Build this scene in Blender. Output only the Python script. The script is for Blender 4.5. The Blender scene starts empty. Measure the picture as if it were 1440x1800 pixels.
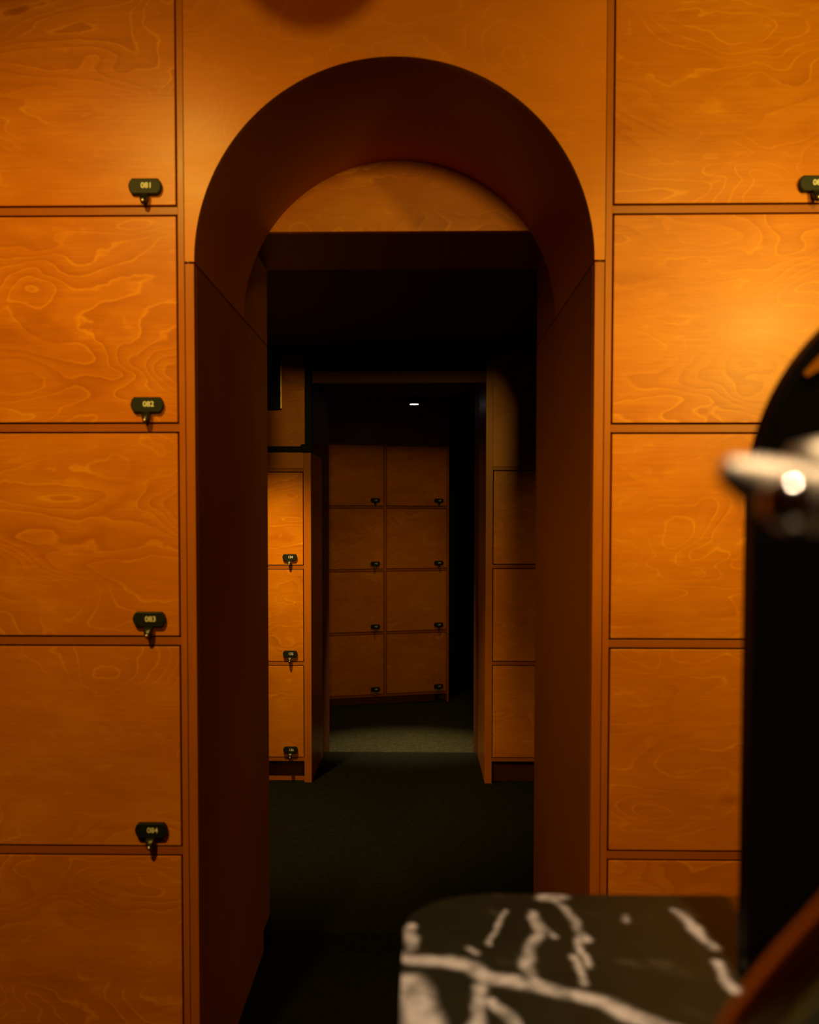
import bpy, bmesh, math, random
from mathutils import Vector, Matrix, noise as mnoise
random.seed(7)
S = bpy.context.scene
COL = S.collection
R = math.radians

# ------------------------------------------------------------------ nodes
class G:
    """small node-tree builder"""
    def __init__(s, name):
        s.m = bpy.data.materials.new(name); s.m.use_nodes = True
        s.t = s.m.node_tree; s.t.nodes.clear()
        s.out = s.t.nodes.new('ShaderNodeOutputMaterial')
    def n(s, typ, **kw):
        nd = s.t.nodes.new(typ)
        for k, v in kw.items():
            if k.startswith('_'): setattr(nd, k[1:], v)
            else:
                s.set(nd, k, v)
        return nd
    def set(s, nd, k, v):
        sock = nd.inputs[int(k[1:])] if (k[0] == 'i' and k[1:].isdigit()) else nd.inputs[k.replace('_', ' ')]
        if isinstance(v, bpy.types.NodeSocket): s.t.links.new(v, sock)
        else: sock.default_value = v
    def math(s, op, a, b=0.0, c=0.0, clamp=False):
        nd = s.n('ShaderNodeMath', _operation=op, i0=a, i1=b, i2=c); nd.use_clamp = clamp
        return nd.outputs[0]
    def vmath(s, op, a, b=(0, 0, 0)):
        return s.n('ShaderNodeVectorMath', _operation=op, i0=a, i1=b).outputs[0]
    def noise(s, vec, scale, detail=2.0, rough=0.5, dist=0.0):
        nd = s.n('ShaderNodeTexNoise', Vector=vec, Scale=scale, Detail=detail, Roughness=rough, Distortion=dist)
        return nd.outputs['Fac'] if 'Fac' in nd.outputs else nd.outputs[0]
    def smooth(s, x, a, b, lo=0.0, hi=1.0):
        nd = s.n('ShaderNodeMapRange', _interpolation_type='SMOOTHSTEP')
        nd.clamp = True
        for k, v in zip(range(5), (x, a, b, lo, hi)): s.set(nd, 'i%d' % k, v)
        return nd.outputs[0]
    def mix(s, f, a, b):
        nd = s.n('ShaderNodeMix', _data_type='RGBA')
        s.set(nd, 'i0', f)
        for i, v in ((6, a), (7, b)):
            if isinstance(v, bpy.types.NodeSocket): s.t.links.new(v, nd.inputs[i])
            else: nd.inputs[i].default_value = (*v, 1)
        return nd.outputs[2]
    def bsdf(s, **kw):
        b = s.n('ShaderNodeBsdfPrincipled')
        for k, v in kw.items():
            k = k.replace('_', ' ')
            if isinstance(v, bpy.types.NodeSocket): s.t.links.new(v, b.inputs[k])
            elif isinstance(v, tuple) and len(v) == 3: b.inputs[k].default_value = (*v, 1)
            else: b.inputs[k].default_value = v
        s.t.links.new(b.outputs[0], s.out.inputs[0]); return b

def wood(name, axis='X', dark=(.30, .066, .001), mid=(.55, .160, .001), light=(.78, .30, .008), figure=1.0, rough=.31):
    g = G(name)
    tc = g.n('ShaderNodeTexCoord').outputs['Object']
    rnd = g.n('ShaderNodeObjectInfo').outputs['Random']
    off = g.n('ShaderNodeCombineXYZ', X=g.math('MULTIPLY', rnd, 91.7), Y=g.math('MULTIPLY', rnd, 37.3), Z=g.math('MULTIPLY', rnd, 61.1)).outputs[0]
    p = g.vmath('ADD', tc, off)
    sc = (1, 1, 2.3) if axis == 'X' else ((2.3, 1, 1) if axis == 'Z' else (1.0, 1.6, 2.3))
    fs = (2.2, 20, 55) if axis == 'X' else ((55, 55, 2.2) if axis == 'Z' else (55, 2.2, 55))
    q = g.vmath('MULTIPLY', p, sc)
    h = g.noise(q, 2.6, 2.0, .45, .45)
    wig = g.noise(p, 26, 2, .6)
    wig2 = g.noise(q, 9, 2, .55)
    hh = g.math('ADD', h, g.math('ADD', g.math('MULTIPLY', wig, .024), g.math('MULTIPLY', wig2, .05)))
    saw = g.math('FRACT', g.math('MULTIPLY', hh, 19.0))
    line = g.math('MULTIPLY', g.smooth(saw, 0.0, .05), g.smooth(saw, .05, .19, 1, 0))
    band = g.smooth(saw, .35, 1.0)
    band = g.math('MULTIPLY', band, g.smooth(saw, .96, 1.0, 1, 0))
    mask = g.smooth(g.noise(q, 3.3, 2, .5), .40, .60)
    mask2 = g.smooth(g.noise(q, 2.7, 1, .5, .5), .42, .66)
    fine = g.noise(g.vmath('MULTIPLY', p, fs), 5.0, 4, .7)
    blot = g.noise(q, 5.5, 3, .55)
    big = g.noise(p, 2.6, 2, .5)
    v = g.math('ADD', g.math('MULTIPLY', g.math('MULTIPLY', band, mask2), -.30 * figure),
               g.math('MULTIPLY', g.math('MULTIPLY', line, mask), .44 * figure))
    v = g.math('ADD', v, g.math('MULTIPLY', g.math('SUBTRACT', fine, .5), .75))
    v = g.math('ADD', v, g.math('MULTIPLY', g.math('SUBTRACT', blot, .5), .85))
    v = g.math('ADD', v, g.math('MULTIPLY', g.math('SUBTRACT', big, .5), .55))
    fleck = g.smooth(g.noise(q, 15, 2, .55, .6), .60, .76)
    v = g.math('ADD', v, g.math('MULTIPLY', fleck, .24 * figure))
    vor = g.n('ShaderNodeTexVoronoi', Vector=q, Scale=2.3).outputs['Distance']
    v = g.math('ADD', v, g.math('MULTIPLY', g.smooth(vor, .0, .09, 1, 0), -.55 * figure))
    c = g.mix(g.math('ADD', v, 1.0, clamp=True), dark, mid)
    c = g.mix(g.math('MAXIMUM', g.math('MULTIPLY', v, 1.15), 0.0, clamp=True), c, light)
    r = g.math('ADD', rough - .05, g.math('MULTIPLY', blot, .12))
    bump = g.n('ShaderNodeBump', Strength=.05, Distance=.002, Height=fine)
    g.bsdf(Base_Color=c, Roughness=r, Normal=bump.outputs[0], Specular_IOR_Level=.19)
    return g.m

def plain(name, col, rough=.5, metal=0.0, spec=.5, var=.12, scale=40):
    g = G(name)
    tc = g.n('ShaderNodeTexCoord').outputs['Object']
    f = g.noise(tc, scale, 3, .6)
    c = g.mix(f, tuple(x * (1 - var) for x in col), tuple(min(1, x * (1 + var)) for x in col))
    g.bsdf(Base_Color=c, Roughness=g.math('ADD', rough - .04, g.math('MULTIPLY', f, .08)), Metallic=metal, Specular_IOR_Level=spec)
    return g.m

M_DOOR = wood('birch_door_veneer', 'X')
M_FRAME = wood('birch_frame_edge', 'X', (.24, .060, .002), (.34, .088, .002), (.44, .13, .006), .2)  # tone lowered: shade on the set-back rails is put into the colour
M_FRAMEV = wood('birch_frame_edge_vertical', 'Z', (.28, .072, .002), (.40, .106, .002), (.52, .16, .006), .2)
M_PANEL = wood('birch_plywood_panel', 'X', (.38, .095, .001), (.55, .162, .001), (.70, .24, .006), .7)
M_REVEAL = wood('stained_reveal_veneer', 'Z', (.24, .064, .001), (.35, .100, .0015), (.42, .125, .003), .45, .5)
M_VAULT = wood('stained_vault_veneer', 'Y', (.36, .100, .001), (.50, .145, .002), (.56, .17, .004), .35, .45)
M_SHADEDWOOD = wood('shaded_veneer', 'Z', (.085, .018, .001), (.12, .028, .0015), (.16, .042, .002), .45, .5)  # darker copy of the reveal veneer, shade of recessed parts put into the colour
M_BLACK = plain('black_paint', (.004, .004, .004), .7, spec=.2)
M_LOCK = plain('black_lock_plastic', (.010, .011, .007), .5, spec=.2)
M_LEVER = plain('black_lever', (.008, .008, .006), .35, spec=.4)
M_CHROME = plain('satin_chrome', (.92, .86, .74), .30, metal=1.0, var=.04)
M_SATIN = plain('brushed_nickel', (.66, .56, .42), .55, metal=1.0, var=.04)
M_POLISH = plain('polished_chrome', (.95, .93, .88), .12, metal=1.0, var=.02)
M_BRASS = plain('brushed_brass', (1.0, .74, .26), .42, metal=1.0)
M_WHITE = plain('white_number_print', (.80, .78, .72), .5, var=.03)
M_GLOSS = plain('black_lacquer', (.004, .0022, .0022), .4, spec=.12)
M_WALL = plain('warm_room_plaster', (.42, .24, .11), .8)

def carpet(name='dark_green_carpet', k=.12):
    g = G(name)
    tc = g.n('ShaderNodeTexCoord').outputs['Object']
    a = g.noise(tc, 260, 2, .7); b = g.noise(tc, 60, 3, .6)
    c = g.mix(a, tuple(k * x for x in (.010, .010, .004)), tuple(k * x for x in (.046, .042, .017)))
    c = g.mix(g.smooth(b, .35, .7), g.mix(.6, c, (.010, .010, .004)), c)
    bump = g.n('ShaderNodeBump', Strength=.7, Distance=.004, Height=a)
    g.bsdf(Base_Color=c, Roughness=.95, Normal=bump.outputs[0], Specular_IOR_Level=.1)
    return g.m
M_CARPET = carpet()
M_CARPET_FAR = carpet('olive_carpet', 1.4)

def marble():
    g = G('black_marble_white_veins')
    at = g.n('ShaderNodeAttribute', _attribute_name='vein').outputs['Fac']
    tc = g.n('ShaderNodeTexCoord').outputs['Object']
    n1 = g.noise(tc, 22, 4, .6, .4); n2 = g.noise(tc, 90, 3, .6)
    base = g.mix(n1, (.010, .011, .005), (.030, .030, .012))
    base = g.mix(g.math('MULTIPLY', g.smooth(n1, .60, .74), .22), base, (.30, .26, .17))
    v = g.mix(n2, (.60, .53, .44), (.90, .84, .74))
    n3 = g.noise(tc, 45, 3, .6)
    k = g.math('MULTIPLY', g.math('POWER', at, 1.6), g.smooth(n3, .28, .62, .30, 1.0), clamp=True)
    g.bsdf(Base_Color=g.mix(k, base, v), Roughness=.45, Specular_IOR_Level=.12)
    return g.m
M_MARBLE = marble()

def glow(name, col, st):
    g = G(name)
    e = g.n('ShaderNodeEmission', Color=(*col, 1), Strength=st)
    g.t.links.new(e.outputs[0], g.out.inputs[0]); return g.m

# ------------------------------------------------------------------ mesh helpers
def link(name, me, mat, parent=None, loc=None):
    o = bpy.data.objects.new(name, me); COL.objects.link(o)
    if mat and not me.materials: me.materials.append(mat)
    if parent: o.parent = parent
    if loc: o.location = loc
    return o

def box_bm(bm, x0, x1, y0, y1, z0, z1, bev=0.0):
    t = bmesh.new()
    bmesh.ops.create_cube(t, size=1)
    for v in t.verts:
        v.co = Vector(((x0 + x1) / 2 + v.co.x * (x1 - x0), (y0 + y1) / 2 + v.co.y * (y1 - y0), (z0 + z1) / 2 + v.co.z * (z1 - z0)))
    if bev: bmesh.ops.bevel(t, geom=t.edges[:], offset=bev, segments=2, affect='EDGES', profile=.5)
    me = bpy.data.meshes.new('t'); t.to_mesh(me); t.free(); bm.from_mesh(me); bpy.data.meshes.remove(me)

def done(bm, name, mat=None, smooth=False):
    bmesh.ops.recalc_face_normals(bm, faces=bm.faces[:])
    me = bpy.data.meshes.new(name); bm.to_mesh(me); bm.free()
    if mat: me.materials.append(mat)
    if smooth:
        for p in me.polygons: p.use_smooth = True
    return me

def boxes(name, mat, lst, parent=None, bev=0.0, loc=None):
    bm = bmesh.new()
    for b in lst: box_bm(bm, *b[:6], b[6] if len(b) > 6 else bev)
    return link(name, done(bm, name, mat), mat, parent, loc)

def prism(name, mat, pts, a0, a1, axis='Y', bev=0.0, parent=None, loc=None):
    """polygon pts (u,v) extruded along axis: Y: (u,·,v) ; Z: (u,v,·)"""
    bm = bmesh.new()
    f = (lambda u, v, a: (u, a, v)) if axis == 'Y' else (lambda u, v, a: (u, v, a))
    A = [bm.verts.new(f(u, v, a0)) for u, v in pts]; B = [bm.verts.new(f(u, v, a1)) for u, v in pts]
    fa = bm.faces.new(A); fb = bm.faces.new(B[::-1]); n = len(pts)
    for i in range(n): bm.faces.new((A[i], B[i], B[(i + 1) % n], A[(i + 1) % n]))
    bm.normal_update()
    if bev:
        bmesh.ops.recalc_face_normals(bm, faces=bm.faces[:])
        ed = [e for e in bm.edges if all(fc in (fa, fb) or fc.normal.dot(fa.normal) == 0 for fc in e.link_faces) and (fa in e.link_faces or fb in e.link_faces)]
        bmesh.ops.bevel(bm, geom=ed, offset=bev, segments=2, affect='EDGES', profile=.5)
    return link(name, done(bm, name, mat), mat, parent, loc)

def tube_bm(bm, pts, rad, seg=20):
    pts = [Vector(p) for p in pts]
    n = len(pts); rings = []
    if not isinstance(rad, (list, tuple)): rad = [rad] * n
    up = None
    for i, p in enumerate(pts):
        t = (pts[min(i + 1, n - 1)] - pts[max(i - 1, 0)]).normalized()
        if up is None:
            up = Vector((0, 0, 1)) if abs(t.z) < .9 else Vector((1, 0, 0))
        a = t.cross(up).normalized(); b = a.cross(t).normalized(); up = b
        rings.append([bm.verts.new(p + (a * math.cos(k * 2 * math.pi / seg) + b * math.sin(k * 2 * math.pi / seg)) * rad[i]) for k in range(seg)])
    for i in range(n - 1):
        for k in range(seg):
            bm.faces.new((rings[i][k], rings[i][(k + 1) % seg], rings[i + 1][(k + 1) % seg], rings[i + 1][k]))
    bm.faces.new(rings[0][::-1]); bm.faces.new(rings[-1])

def tube(name, mat, pts, rad, parent=None, seg=20):
    bm = bmesh.new(); tube_bm(bm, pts, rad, seg)
    me = done(bm, name, mat, True)
    return link(name, me, mat, parent)

def curve_pts(P, n=10):
    P = [Vector(p) for p in P]; Q = [P[0] * 2 - P[1]] + P + [P[-1] * 2 - P[-2]]; out = []
    for i in range(1, len(Q) - 2):
        a, b, c, d = Q[i - 1:i + 3]
        for k in range(n):
            t = k / n
            out.append(.5 * ((2 * b) + (c - a) * t + (2 * a - 5 * b + 4 * c - d) * t * t + (3 * b - a - 3 * c + d) * t ** 3))
    out.append(P[-1]); return out

def ball(name, mat, c, r, parent=None, sx=1, sy=1, sz=1):
    bm = bmesh.new(); bmesh.ops.create_uvsphere(bm, u_segments=28, v_segments=18, radius=r)
    for v in bm.verts: v.co = Vector((v.co.x * sx + c[0], v.co.y * sy + c[1], v.co.z * sz + c[2]))
    return link(name, done(bm, name, mat, True), mat, parent)

def thing(name, label, cat, loc=(0, 0, 0), rz=0, group=None):
    o = bpy.data.objects.new(name, None); COL.objects.link(o); o.empty_display_size = .1
    o.location = loc; o.rotation_euler = (0, 0, rz)
    return tag(o, label, cat, group)

def tag(o, label, cat, group=None, kind=None):
    o['label'] = label; o['category'] = cat
    if group: o['group'] = group
    if kind: o['kind'] = kind
    return o

def struct(o, label, cat):
    return tag(o, label, cat, kind='structure')

# ------------------------------------------------------------------ camera (solved from the photo)
CAM = Vector((.0322, -1.9783, 1.248))
yaw, pitch, roll = -.0202633, .040221, .000477
fw = Vector((math.sin(yaw) * math.cos(pitch), math.cos(yaw) * math.cos(pitch), -math.sin(pitch)))
rt = Vector((math.cos(yaw), -math.sin(yaw), 0)); up = rt.cross(fw)
r2 = rt * math.cos(roll) + up * math.sin(roll); u2 = up * math.cos(roll) - rt * math.sin(roll)
cd = bpy.data.cameras.new('camera'); cam = bpy.data.objects.new('camera', cd); COL.objects.link(cam)
mw = Matrix((r2, u2, -fw)).transposed().to_4x4(); mw.translation = CAM
cam.matrix_world = mw
cd.sensor_width = 36; cd.sensor_fit = 'AUTO'; cd.lens = 36 * 1750 / 1800
cd.shift_x = (720 - 699.4) / 1800; cd.shift_y = (981.5 - 900) / 1800
cd.clip_start = .01; cd.clip_end = 60
cd.dof.use_dof = True; cd.dof.focus_distance = 4.3; cd.dof.aperture_fstop = 4.9
S.camera = cam

# ------------------------------------------------------------------ locker banks
LOCK_MESH = {}
def lock_meshes():
    # plate: rectangle with softly bulging chamfered ends, 66 x 31 x 12 mm, facing -Y, origin at centre back
    w, h = .033, .0153
    pts = [(-w + .0075, h), (w - .0075, h), (w - .0025, h * .62), (w, h * .1), (w - .0012, -h * .35), (w - .0045, -h * .78), (w - .009, -h),
           (-w + .009, -h), (-w + .0045, -h * .78), (-w + .0012, -h * .35), (-w, h * .1), (-w + .0025, h * .62)]
    o = prism('lock_plate', M_LOCK, pts, 0, -.012, 'Y', bev=.0022); LOCK_MESH['plate'] = o.data
    bpy.data.objects.remove(o)
    # lever: tapered tab that leaves the plate's lower edge, sweeps forward and ends in a rounded lip
    prof = [(-.004, -.004), (-.0135, -.006), (-.018, -.012), (-.0215, -.0185), (-.0225, -.0245), (-.0205, -.0285), (-.0165, -.0295), (-.0125, -.026), (-.009, -.020), (-.004, -.0165)]
    bm = bmesh.new(); rows = []
    K = 8
    for i in range(K + 1):
        s = -1 + 2 * i / K
        row = []
        for y, z in prof:
            hw = .0094 + (z + .004) * .20
            k = 1 - .10 * s * s
            row.append(bm.verts.new((s * hw, y * k, -.004 + (z + .004) * (1 - .10 * s * s))))
        rows.append(row)
    n = len(prof)
    for i in range(K):
        for j in range(n):
            bm.faces.new((rows[i][j], rows[i][(j + 1) % n], rows[i + 1][(j + 1) % n], rows[i + 1][j]))
    bm.faces.new(rows[0]); bm.faces.new(rows[-1][::-1])
    LOCK_MESH['lever'] = done(bm, 'lock_lever', M_LEVER, True)
    bm = bmesh.new(); bmesh.ops.create_uvsphere(bm, u_segments=16, v_segments=10, radius=1)
    for v in bm.verts: v.co = Vector((v.co.x * .0036, -.0205 + v.co.y * .0036, -.0225 + v.co.z * .0034))
    LOCK_MESH['button'] = done(bm, 'lever_button', M_CHROME, True)
lock_meshes()

NUM = {}
def number_mesh(txt):
    if txt not in NUM:
        c = bpy.data.curves.new('n', 'FONT'); c.body = txt; c.size = .0148; c.align_x = 'CENTER'; c.align_y = 'CENTER'; c.extrude = .0003; c.offset = .0002
        o = bpy.data.objects.new('n', c); COL.objects.link(o)
        dg = bpy.context.evaluated_depsgraph_get()
        me = bpy.data.meshes.new_from_object(o.evaluated_get(dg))
        me.transform(Matrix.Rotation(R(90), 4, 'X')); me.materials.clear(); me.materials.append(M_WHITE)
        bpy.data.objects.remove(o); bpy.data.curves.remove(c); NUM[txt] = me
    return NUM[txt]

DOORS = {}
def door_mesh(w, h, t=.018):
    k = (round(w, 4), round(h, 4))
    if k not in DOORS:
        bm = bmesh.new(); box_bm(bm, 0, w, 0, t, 0, h, .0013)
        DOORS[k] = done(bm, 'door', M_DOOR)
    return DOORS[k]

def bank(label, loc, rz, ncol, nrow, z0, P, dw, end_side, total_top, depth=.42, lockcols=None, numbers=None, locks=True,
         lock_in=.058, toe_in=0.0, base=0.0, fascia=True, stile=.0165, group=None):
    """x grows to the right; outer stile edge sits at x = 0 on end_side ('R': bank spans negative x)."""
    root = thing('locker_bank', label, 'lockers', loc, rz, group)
    rh = .0075; gap = .0035
    pw = dw + 2 * gap + 2 * rh                 # column pitch with shared stile
    W = 2 * stile + ncol * (dw + 2 * gap) + (ncol - 1) * 2 * rh
    xl = -W if end_side == 'R' else 0
    ztop = z0 + nrow * P
    L = []
    sp = [xl + stile + i * (dw + 2 * gap + 2 * rh) for i in range(ncol)]   # left inner face of every column
    L.append((xl, xl + stile, 0, depth, base, total_top, .0008))
    L.append((xl + W - stile, xl + W, 0, depth, base, total_top, .0008))
    for i in range(1, ncol): L.append((sp[i] - 2 * rh, sp[i], .0008, depth, z0 - rh, ztop + rh, .0006))
    for b in L: boxes('side_panel', M_FRAMEV, [b], root)
    for j in range(nrow + 1):
        z = z0 + j * P
        for i in range(ncol):
            boxes('shelf_rail', M_FRAME, [(sp[i], sp[i] + dw + 2 * gap, .0012, depth, z - rh, z + rh, .0006)], root)
    boxes('back_panel', M_BLACK, [(xl + .002, xl + W - .002, depth - .008, depth - .001, base + .02, total_top - .002)], root)
    if fascia and total_top - ztop > .04:
        boxes('top_fascia', M_PANEL, [(xl + stile, xl + W - stile, .003, .02, ztop + rh + .001, total_top, .001)], root)
    if z0 - rh - base > .03:
        boxes('toe_kick', M_SHADEDWOOD, [(xl + stile + .001, xl + W - stile - .001 - toe_in, .045, .06, base, z0 - rh - .001)], root)
    for i in range(ncol):
        for j in range(nrow):
            d = link('door', door_mesh(dw, P - 2 * rh - 2 * gap), M_DOOR, root,
                     (sp[i] + gap, 0.0, z0 + j * P + rh + gap))
            if locks and (lockcols is None or i in lockcols):
                x, z = dw - lock_in, .0335
                link('lock_plate', LOCK_MESH['plate'], None, d, (x, 0, z))
                link('lock_lever', LOCK_MESH['lever'], None, d, (x - .001, -.003, z - .0085))
                link('lever_button', LOCK_MESH['button'], None, d, (x - .001, -.003, z - .0085))
                t = numbers(i, j) if numbers else None
                if t: link('number', number_mesh(t), None, d, (x + .0035, -.01215, z + .0008))
    return root

ZB, PF = .1495, .426
# left of the portal
bank('honey birch locker column left of the arched portal, four black locks in view', (-.4300, 0, 0), 0, 2, 6, ZB, PF, .445, 'R', 2.9,
     numbers=lambda i, j: {1: '084', 2: '083', 3: '082', 4: '081'}.get(j) if i == 1 else None, stile=.0125)
# right of the portal
bank('honey birch locker column right of the arched portal, behind the dark arched mirror', (.3985, 0, -.0024), 0, 2, 6, ZB + .0, PF, .445, 'L', 2.9,
     numbers=lambda i, j: '089' if (i == 0 and j == 4) else None, stile=.0130)
# inner room, beyond the portal
bank('lit orange locker column inside the doorway on the left, numbered black locks', (-.443, 2.437, 0), 0, 2, 3, .167, .4315, .440, 'R', 1.54,
     numbers=lambda i, j: ['136', '135', '134'][j] if i == 1 else None, base=.063, stile=.0325, depth=.5)
bank('dim locker column inside the doorway on the right, doors without visible locks', (.332, 2.437, 0), 0, 2, 3, .170, .4325, .445, 'L', 1.98,
     locks=False, base=.063, stile=.031, depth=.5)
# far end
a = R(17)
bank('dark turned locker cabinet at the far end of the corridor, two columns of doors', (.245, 4.84, 0), a, 2, 4, .052, .4235, .425, 'R', 2.10,
     numbers=lambda i, j: str(148 - j - 4 * (1 - i)), base=-.05, stile=.014, toe_in=.07, depth=.45)

# toe strip at the foot of the left inner column
# ------------------------------------------------------------------ portal
XC, RA, ZS = -.0165, .394, 1.754
YA, YJ = .565, .952
# front panel with arch cut-out
def arch(n, r=RA, a0=0, a1=math.pi):
    return [(XC + r * math.cos(a0 + (a1 - a0) * i / n), ZS + r * math.sin(a0 + (a1 - a0) * i / n)) for i in range(n + 1)]
def front_panel():
    bm = bmesh.new(); n = 96
    inner = arch(n)
    xr, xl, zt = .3975, -.4290, 2.9
    def outer(i):
        an = math.pi * i / n; c, s = math.cos(an), math.sin(an)
        t = 1e9
        if c > 1e-6: t = min(t, (xr - XC) / c)
        if c < -1e-6: t = min(t, (xl - XC) / c)
        if s > 1e-6: t = min(t, (zt - ZS) / s)
        return (XC + c * t, ZS + s * t)
    rows = []
    for y in (0.0, .018):
        rows.append(([bm.verts.new((p[0], y, p[1])) for p in inner], [bm.verts.new((*(lambda q: (q[0], y, q[1]))(outer(i)),)) for i in range(n + 1)]))
    (A, B), (C, D) = rows
    for i in range(n):
        bm.faces.new((A[i], A[i + 1], B[i + 1], B[i])); bm.faces.new((C[i], D[i], D[i + 1], C[i + 1]))
        bm.faces.new((A[i], C[i], C[i + 1], A[i + 1]))
    me = done(bm, 'wall_front', M_PANEL)
    o = link('wall_front', me, M_PANEL)
    return o
o = front_panel()
struct(o, 'orange plywood panel around the round arch of the portal', 'wall')
boxes_l = [(-.4288, -.4108, 0, .02, 0, ZS - .004, .001)]
struct(boxes('trim_1', M_FRAMEV, boxes_l), 'slim vertical casing strip at the left edge of the portal', 'trim')
struct(boxes('trim_2', M_FRAMEV, [(.3780, .3973, 0, .02, 0, ZS - .004, .001)]), 'slim vertical casing strip at the right edge of the portal', 'trim')
# reveal (jambs)
struct(boxes('wall_left', M_REVEAL, [(-.4285, -.4105, .021, YJ, 0, ZS - .004, .0008), (-.4285, -.4105, YA, YJ, ZS - .0005, 1.985, .0008)]),
       'dark wooden left side of the portal passage', 'wall')
struct(boxes('wall_right', M_REVEAL, [(.3775, .3965, .021, YJ, 0, ZS - .004, .0008), (.3775, .3965, YA, YJ, ZS - .0005, 1.985, .0008)]),
       'dark wooden right side of the portal passage', 'wall')
struct(boxes('trim_3', M_BLACK, [(-.47, -.4295, .03, YJ - .01, 0, 2.4), (.3975, .44, .03, YJ - .01, 0, 2.4)]), 'black backing behind the sides of the portal passage', 'trim')
# vault
bm = bmesh.new(); n = 96
inn, outr = arch(n), arch(n, RA + .015)
rows = [[bm.verts.new((x, y, z)) for x, z in pts] for pts, y in ((inn, .0185), (inn, YA), (outr, YA), (outr, .0185))]
for i in range(n):
    for k in range(4):
        p, q = rows[k], rows[(k + 1) % 4]
        bm.faces.new((p[i], p[i + 1], q[i + 1], q[i]))
for i in (0, n): bm.faces.new([r_[i] for r_ in rows])
me = done(bm, 'trim_4', M_VAULT)
for p in me.polygons: p.use_smooth = True
me.set_sharp_from_angle(angle=R(30))
struct(link('trim_4', me, M_VAULT), 'dark curved wooden vault lining the arch', 'trim')
# tympanum board and lintel soffit behind the arch
struct(boxes('wall_tympanum', M_DOOR, [(-.4284, .3964, YA + .001, YA + .02, 1.972, 2.30, .0006)]), 'half round wooden panel filling the back of the arch', 'wall')
struct(boxes('trim_5', M_SHADEDWOOD, [(-.4104, .3774, YA + .0205, YJ, 1.972, 1.99, .0006)]), 'dark wooden underside of the lintel behind the arch', 'trim')
struct(boxes('trim_6', M_BLACK, [(-.43, .40, YA + .03, YJ, 1.992, 2.9)]), 'black bulkhead above the lintel', 'trim')

# ------------------------------------------------------------------ room shell
struct(boxes('floor', M_CARPET, [(-2.8, 2.8, -5.2, .8305, -.1, 0), (-1.8, 1.8, .8305, 3.03, -.1, .063, .004), (-1.8, 1.8, 2.9, 3.0295, -.15, -.012)]),
       'dark green carpet running through the portal with a low step', 'floor')
struct(boxes('floor_far', M_CARPET_FAR, [(-1.8, 1.8, 3.0305, 7.2, -.15, -.012)]), 'olive carpet of the far corridor, lower than the step edge', 'floor')
struct(boxes('ceiling', M_WALL, [(-2.8, 2.8, -5.2, .02, 2.9, 3.0)]), 'plain ceiling of the front room', 'ceiling')
struct(boxes('wall_room_left', M_WALL, [(-2.9, -2.8, -5.2, .5, 0, 3)]), 'left wall of the front room', 'wall')
struct(boxes('wall_room_right', M_WALL, [(2.8, 2.9, -5.2, .5, 0, 3)]), 'right wall of the front room', 'wall')
struct(boxes('wall_room_back', M_WALL, [(-2.8, 2.8, -5.3, -5.2, 0, 3)]), 'back wall of the front room', 'wall')
struct(boxes('wall_room_front', M_FRAMEV, [(-2.8, -1.37, .0, .04, 0, 2.9), (1.34, 2.8, .0, .04, 0, 2.9)]), 'wooden wall beside the locker columns', 'wall')
# inner room
struct(boxes('ceiling_inner', M_BLACK, [(-1.8, 1.8, YJ + .001, 3.36, 1.981, 2.05)]), 'black ceiling of the inner room', 'ceiling')
struct(boxes('wall_inner_front', M_BLACK, [(-1.8, -.4725, .46, YJ - .001, 0, 1.98), (.4425, 1.8, .46, YJ - .001, 0, 1.98)]), 'black wall at the back of the front lockers', 'wall')
struct(boxes('wall_inner_left', M_BLACK, [(-1.8, -1.75, YJ, 7.2, -.05, 2.2)]), 'black left wall of the inner room', 'wall')
struct(boxes('wall_inner_right', M_BLACK, [(1.75, 1.8, YJ, 7.2, -.05, 2.2)]), 'black right wall of the inner room', 'wall')
# second opening, between the inner locker columns
struct(boxes('wall_passage_left', M_SHADEDWOOD, [(-.4610, -.4432, 2.9375, 3.339, -.012, 1.98, .0008), (-.4610, -.4432, 2.472, 2.9375, 1.541, 1.98, .0008)]), 'dark wooden left side of the second opening', 'wall')
struct(boxes('wall_passage_right', M_SHADEDWOOD, [(.3322, .3500, 2.9375, 3.339, -.012, 1.98, .0008)]), 'dark wooden right side of the second opening', 'wall')
struct(boxes('trim_7', M_SHADEDWOOD, [(-.4428, .3318, 2.455, 2.475, 1.847, 1.899, .001)]), 'reddish wooden header over the second opening', 'trim')
struct(boxes('trim_8', M_BLACK, [(-.4428, .3318, 2.476, 3.339, 1.899, 1.98), (-.4428, .3318, 2.456, 2.475, 1.9, 1.98)]), 'black boxed soffit over the second opening', 'trim')
struct(boxes('ceiling_far', M_BLACK, [(-1.8, 1.8, 3.36, 7.2, 2.10, 2.2)]), 'black ceiling of the far corridor', 'ceiling')
struct(boxes('wall_far', M_BLACK, [(-1.8, 1.8, 7.15, 7.2, -.05, 2.2)]), 'black end wall of the far corridor', 'wall')
struct(boxes('wall_behind_passage', M_BLACK, [(-1.75, -.462, 2.95, 3.339, -.012, 1.98), (.351, 1.75, 2.95, 3.339, -.012, 1.98)]), 'black wall behind the inner lockers', 'wall')
struct(boxes('baseboard_inner', M_FRAME, [(-1.35, -.477, 2.468, 2.480, .064, .0845, .001)]), 'thin wooden strip at the foot of the left inner lockers', 'baseboard')
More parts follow.
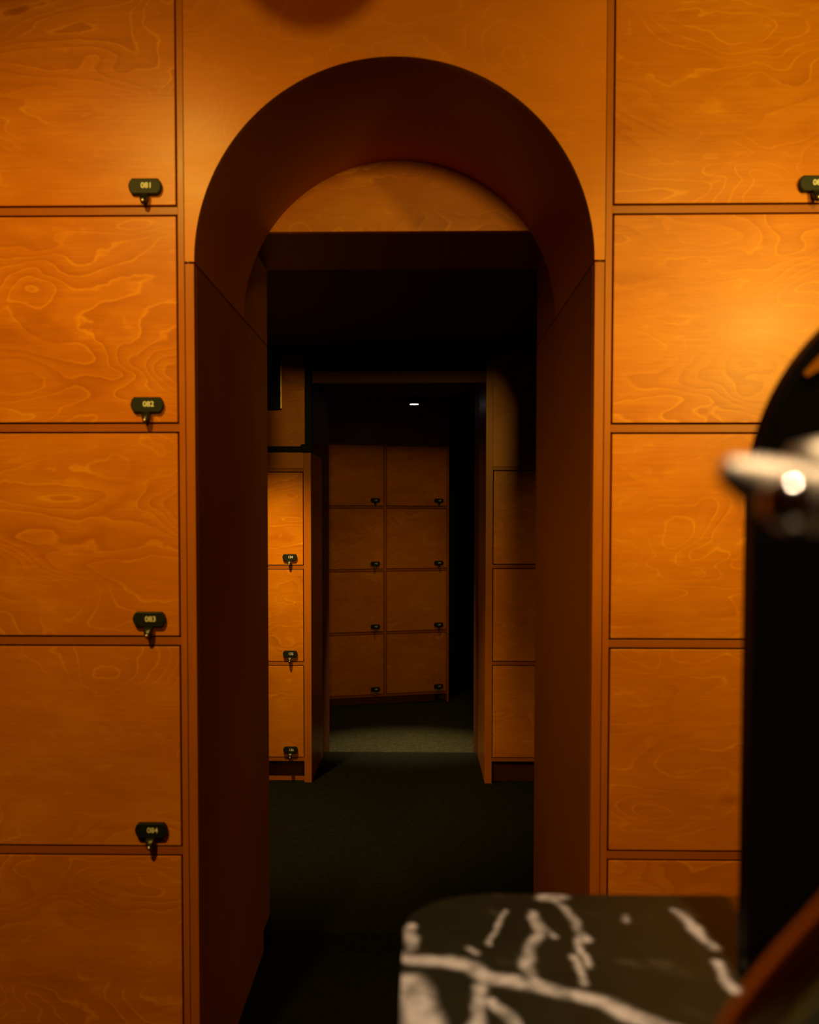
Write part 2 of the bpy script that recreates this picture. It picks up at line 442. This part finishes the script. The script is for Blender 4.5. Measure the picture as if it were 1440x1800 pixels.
# panel above the left inner lockers with its black frame
fr = thing('framed_panel', 'wooden panel in a black frame above the left inner lockers', 'panel', (0, 2.437, 0))
boxes('panel', M_DOOR, [(-1.36, -.466, .012, .03, 1.560, 1.979)], fr)
boxes('frame', M_BLACK, [(-.4685, -.4365, -.012, .032, 1.541, 1.9795, .004), (-1.37, -.469, -.012, .03, 1.541, 1.566, .004), (-.487, -.4345, -.016, .02, 1.539, 1.575, .006)], fr)
pb = thing('wall_box', 'small black box hung in front of the framed wooden panel', 'box', (-.64, 2.437, 1.729))
boxes('housing', M_BLACK, [(-.10, .0655, -.03, .0115, 0, .25, .003)], pb)
boxes('side_trim', M_BRASS, [(.0658, .0715, -.02, .0115, 0.002, .25, .001)], pb)

# far downlight
dl = thing('downlight', 'black cylinder downlight glowing above the far corridor', 'lamp', (.008, 4.06, 1.934))
tube('body', M_BLACK, [(0, 0, .0015), (0, 0, .165)], .0285, dl, 32)
bm = bmesh.new(); bmesh.ops.create_circle(bm, cap_ends=True, segments=32, radius=.0265)
for v in bm.verts: v.co.z += .0008
link('lens', done(bm, 'lens', glow('downlight_lens', (1, .9, .75), 9.0)), None, dl)

# ------------------------------------------------------------------ foreground vanity
ZC = .90
VEINS = [([(0.022, -1.199), (0.033, -1.206), (0.057, -1.208), (0.077, -1.218), (0.087, -1.235), (0.116, -1.246), (0.139, -1.258), (0.166, -1.272), (0.182, -1.291), (0.205, -1.311), (.26, -1.36), (.33, -1.40)], 0.010), ([(0.029, -1.14), (0.027, -1.172), (0.029, -1.186)], 0.006), ([(0.025, -1.243), (0.03, -1.274), (0.037, -1.306), (0.042, -1.335)], 0.016), ([(0.151, -1.078), (0.159, -1.084), (0.167, -1.106), (0.171, -1.169)], 0.0045), ([(0.149, -1.075), (0.163, -1.075)], 0.01), ([(0.136, -1.111), (0.133, -1.153), (0.122, -1.186), (0.117, -1.217), (0.119, -1.244)], 0.0055), ([(0.135, -1.135), (0.145, -1.162)], 0.004), ([(0.157, -1.194), (0.159, -1.245)], 0.003), ([(0.263, -1.102), (0.269, -1.15), (0.275, -1.181)], 0.0055), ([(0.268, -1.204), (0.265, -1.256)], 0.005), ([(0.321, -1.066), (0.319, -1.103)], 0.007), ([(0.08, -1.251), (0.073, -1.305), (0.07, -1.342)], 0.006), ([(0.087, -1.271), (0.099, -1.305), (0.104, -1.334)], 0.0055), ([(0.109, -1.105), (0.091, -1.176)], 0.0025), ([(0.075, -1.185), (0.079, -1.194)], 0.004), ([(0.215, -1.115), (0.215, -1.128)], 0.004), ([(0.165, -1.164), (0.165, -1.216)], 0.003),
         ([(.5, -1.1), (.62, -1.2), (.7, -1.4), (.9, -1.5)], .007), ([(.3, -1.5), (.5, -1.6), (.8, -1.8)], .006)]
def vein(x, y):
    w = mnoise.noise_vector(Vector((x * 38, y * 38, 1.3))) * .0045 + mnoise.noise_vector(Vector((x * 120, y * 120, 4.3))) * .0016
    p = Vector((x + w.x, y + w.y)); best = 0
    for pts, hw in VEINS:
        for (ax, ay), (bx, by) in zip(pts, pts[1:]):
            if min(ax, bx) - .03 > x or max(ax, bx) + .03 < x or min(ay, by) - .03 > y or max(ay, by) + .03 < y: continue
            A = Vector((ax, ay)); B = Vector((bx, by)); d = B - A
            t = max(0, min(1, (p - A).dot(d) / max(d.length_squared, 1e-9)))
            q = (p - (A + d * t)).length / hw
            best = max(best, max(0, min(1, (1.25 - q) / .7)))
    return best
X0, X1, Y0, Y1, CR = .020, 1.15, -1.86, -1.066, .085
vt = thing('vanity', 'black marble vanity counter with white veins in the foreground', 'vanity', (0, 0, 0))
bm = bmesh.new()
lay = bm.verts.layers.float.new('vein')
nx, ny = 330, 230
def warpx(i):   # finer where the photo looks
    t = i / nx; return X0 + (X1 - X0) * t ** 1.35
grid = []
cx, cy = X0 + CR, Y1 - CR
def rnd(x, y):
    if x < cx and y > cy:
        d = math.hypot(x - cx, y - cy)
        if d > CR: return cx + (x - cx) / d * CR, cy + (y - cy) / d * CR
    return x, y
for j in range(ny + 1):
    y = Y1 - (Y1 - Y0) * (j / ny) ** 1.2
    grid.append([bm.verts.new((*rnd(warpx(i), y), ZC)) for i in range(nx + 1)])
for row in grid:
    for v in row: v[lay] = vein(v.co.x, v.co.y)
def area(vs):
    return abs(sum(vs[k].co.x * vs[(k + 1) % 4].co.y - vs[(k + 1) % 4].co.x * vs[k].co.y for k in range(4)))
for j in range(ny):
    for i in range(nx):
        vs = (grid[j][i], grid[j + 1][i], grid[j + 1][i + 1], grid[j][i + 1])
        if area(vs) > 1e-9: bm.faces.new(vs)
# edge and underside
outl = [(X1, Y0), (X1, Y1)] + [(cx + CR * math.cos(t), cy + CR * math.sin(t)) for t in [math.pi / 2 * (1 + k / 24) for k in range(25)]] + [(X0, Y0)]
A = [bm.verts.new((x, y, ZC)) for x, y in outl]; B = [bm.verts.new((x, y, ZC - .03)) for x, y in outl]
for v in A + B: v[lay] = vein(v.co.x, v.co.y)
for k in range(len(outl)):
    bm.faces.new((A[k], A[(k + 1) % len(outl)], B[(k + 1) % len(outl)], B[k]))
bm.faces.new(B)
for v in [v for v in bm.verts if not v.link_faces]: bm.verts.remove(v)
me = done(bm, 'countertop', M_MARBLE)
link('countertop', me, M_MARBLE, vt)
boxes('cabinet', M_REVEAL, [(X0 + .06, X1 - .03, Y0 + .03, Y1 - .06, .08, ZC - .031, .002)], vt)
boxes('plinth', M_BLACK, [(X0 + .09, X1 - .06, Y0 + .06, Y1 - .09, 0, .081)], vt)

# arched vanity mirror, dark, standing on the counter
MX0, MY, MR, MS = .279, -1.233, .180, 1.262
mr = thing('vanity_mirror', 'tall dark arched mirror standing on the marble counter at the right edge', 'mirror', (MX0 + MR, MY, ZC))
def archpts(r, zb, n=48, inset=0):
    return [(-r, zb)] + [(r * math.cos(math.pi - math.pi * k / n), (MS - ZC) + r * math.sin(math.pi - math.pi * k / n)) for k in range(n + 1)] + [(r, zb)]
prism('panel', M_GLOSS, archpts(MR - .006, .006), -.004, .010, 'Y', parent=mr)
def rim():
    bm = bmesh.new()
    O = archpts(MR, 0.0005); I = archpts(MR - .007, .0075)
    rows = [[bm.verts.new((x, y, z)) for x, z in P_] for P_, y in ((O, -.008), (I, -.008), (I, .014), (O, .014))]
    m = len(O)
    for i in range(m):
        for k in range(4):
            p, q = rows[k], rows[(k + 1) % 4]
            bm.faces.new((p[i], p[(i + 1) % m], q[(i + 1) % m], q[i]))
    return link('frame', done(bm, 'frame', M_GLOSS), M_GLOSS, mr)
rim()
# wood-coloured strip standing in for wood reflected on the panel's shoulder
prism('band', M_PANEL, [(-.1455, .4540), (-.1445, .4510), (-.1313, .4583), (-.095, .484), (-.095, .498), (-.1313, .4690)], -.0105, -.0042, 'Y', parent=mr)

# chrome stand: post beyond the picture edge, arm reaching left
YS = -1.69
cs = thing('chrome_stand', 'shiny chrome stand arm blurred in front of the dark mirror', 'stand', (.215, YS, ZC))
tube('base', M_CHROME, [(0, 0, .0005), (0, 0, .010), (0, 0, .014)], [.045, .045, .03], cs, 36)
tube('post', M_CHROME, [(0, 0, .0145), (0, 0, .40)], .006, cs)
ap = curve_pts([(-.008, 0, .348), (-.055, 0, .3525), (-.076, 0, .3555), (-.087, 0, .3590), (-.0955, 0, .3622)], 8)
tube('arm', M_SATIN, ap, [  .0112 - .0076 * (i / (len(ap) - 1)) ** 2.2 for i in range(len(ap))], cs, 28)
ball('joint', M_POLISH, (-.0815, -.0145, .3525), .0078, cs)
tube('brace', M_SATIN, curve_pts([(-.007, 0, .372), (-.040, 0, .3700), (-.0745, 0, .3625)], 6), .0062, cs, 24)

# brass tap
tp = thing('brass_tap', 'brushed brass tap spout slanting in the lower right corner', 'tap', (.285, -1.66, ZC))
tube('base', M_BRASS, [(0, 0, .0005), (0, 0, .012), (0, 0, .016)], [.027, .027, .018], tp, 32)
sp_ = curve_pts([(0, 0, .0165), (0, 0, .14), (-.020, 0, .215), (-.060, -.001, .254), (-.096, -.002, .246), (-.1235, -.003, .2183), (-.1467, -.004, .1901), (-.160, -.006, .165), (-.166, -.007, .140)], 8)
tube('spout', M_BRASS, [p - Vector((-.003, 0, .0025)) if i > 12 else p for i, p in enumerate(sp_)], .0092, tp, 24)
tube('lever', M_BRASS, [(.012, 0, .10), (.06, .0, .13)], [.005, .004], tp)

# unseen pendant globe, added to cast the round shade on the arch panel
def shadow_globe():  # lets part of the light through to thin the globe's cast shade
    g = G('shadow_globe_glass')
    b = g.bsdf(Base_Color=(.5, .2, .03), Roughness=.15)
    t = g.n('ShaderNodeBsdfTransparent', Color=(.86, .72, .5, 1)); m = g.n('ShaderNodeMixShader', Fac=.68)
    g.t.links.new(b.outputs[0], m.inputs[1]); g.t.links.new(t.outputs[0], m.inputs[2]); g.t.links.new(m.outputs[0], g.out.inputs[0])
    return g.m
M_SHADOW_GLOBE = shadow_globe()
pd = thing('shadow_pendant', 'round see-through pendant added out of view to cast the round shade', 'lamp', (-.133, -.39, 2.340))
ball('globe', M_SHADOW_GLOBE, (0, 0, 0), .135, pd)
tube('cord', M_BLACK, [(0, 0, .1355), (0, 0, .556)], .003, pd, 10)

# ------------------------------------------------------------------ light
WARM = (1.0, .62, .24)
WALLC = (1.0, .64, .18)
def spot(name, loc, aim, watts, size, blend=1.0, rad=.06, col=WARM):
    l = bpy.data.lights.new(name, 'SPOT'); l.energy = watts; l.color = col; l.spot_size = R(size); l.spot_blend = blend; l.shadow_soft_size = rad
    o = bpy.data.objects.new(name, l); COL.objects.link(o); o.location = loc
    o.rotation_euler = (Vector(aim) - Vector(loc)).to_track_quat('-Z', 'Y').to_euler(); return o
def point(name, loc, watts, rad=.08, col=WARM):
    l = bpy.data.lights.new(name, 'POINT'); l.energy = watts; l.color = col; l.shadow_soft_size = rad
    o = bpy.data.objects.new(name, l); COL.objects.link(o); o.location = loc; return o
spot('spot_right', (1.36, -2.0, 1.94), (1.03, 0, 1.74), 130, 56, 1.0, .07, (1, .75, .10))
spot('spot_left', (-.726, -1.5, 2.477), (-.66, 0, .98), 114, 80, 1.0, .05, (1, .60, .08))
spot('spot_right_high', (.80, -1.5, 2.48), (.88, 0, .88), 98, 68, 1.0, .05, (1, .60, .08))  # extra unseen spot, added to brighten the lower right wall
spot('spot_room', (.22, -3.9, 2.28), (.02, 0, 2.06), 260, 38, 1.0, .19, (1, .62, .08))
spot('spot_vanity', (.30, -1.95, 2.75), (.25, -1.45, .9), 110, 40, 1.0, .04, (1, .74, .48))
spot('spot_inner_left', (-.66, 1.72, 1.96), (-.63, 2.12, .4), 105, 84, .8, .03, (1, .70, .20))
spot('spot_far', (.008, 4.06, 1.925), (.008, 4.35, 0), 12, 86, 1.0, .022, (1, .70, .30))
spot('spot_step', (-.03, 3.52, 2.04), (-.03, 3.36, 0), 240, 40, 1.0, .03, (1, .76, .40))  # added unseen spot without a fixture, brightens the carpet beyond the step

w = bpy.data.worlds.new('world'); S.world = w; w.use_nodes = True
w.node_tree.nodes['Background'].inputs[0].default_value = (0, 0, 0, 1)
w.node_tree.nodes['Background'].inputs[1].default_value = 0

S.view_settings.view_transform = 'Standard'; S.view_settings.look = 'None'
S.view_settings.gamma = 1; S.view_settings.use_curve_mapping = False
S.view_settings.exposure = 0.0
S.cycles.use_denoising = True
S.cycles.max_bounces = 8; S.cycles.sample_clamp_indirect = 4
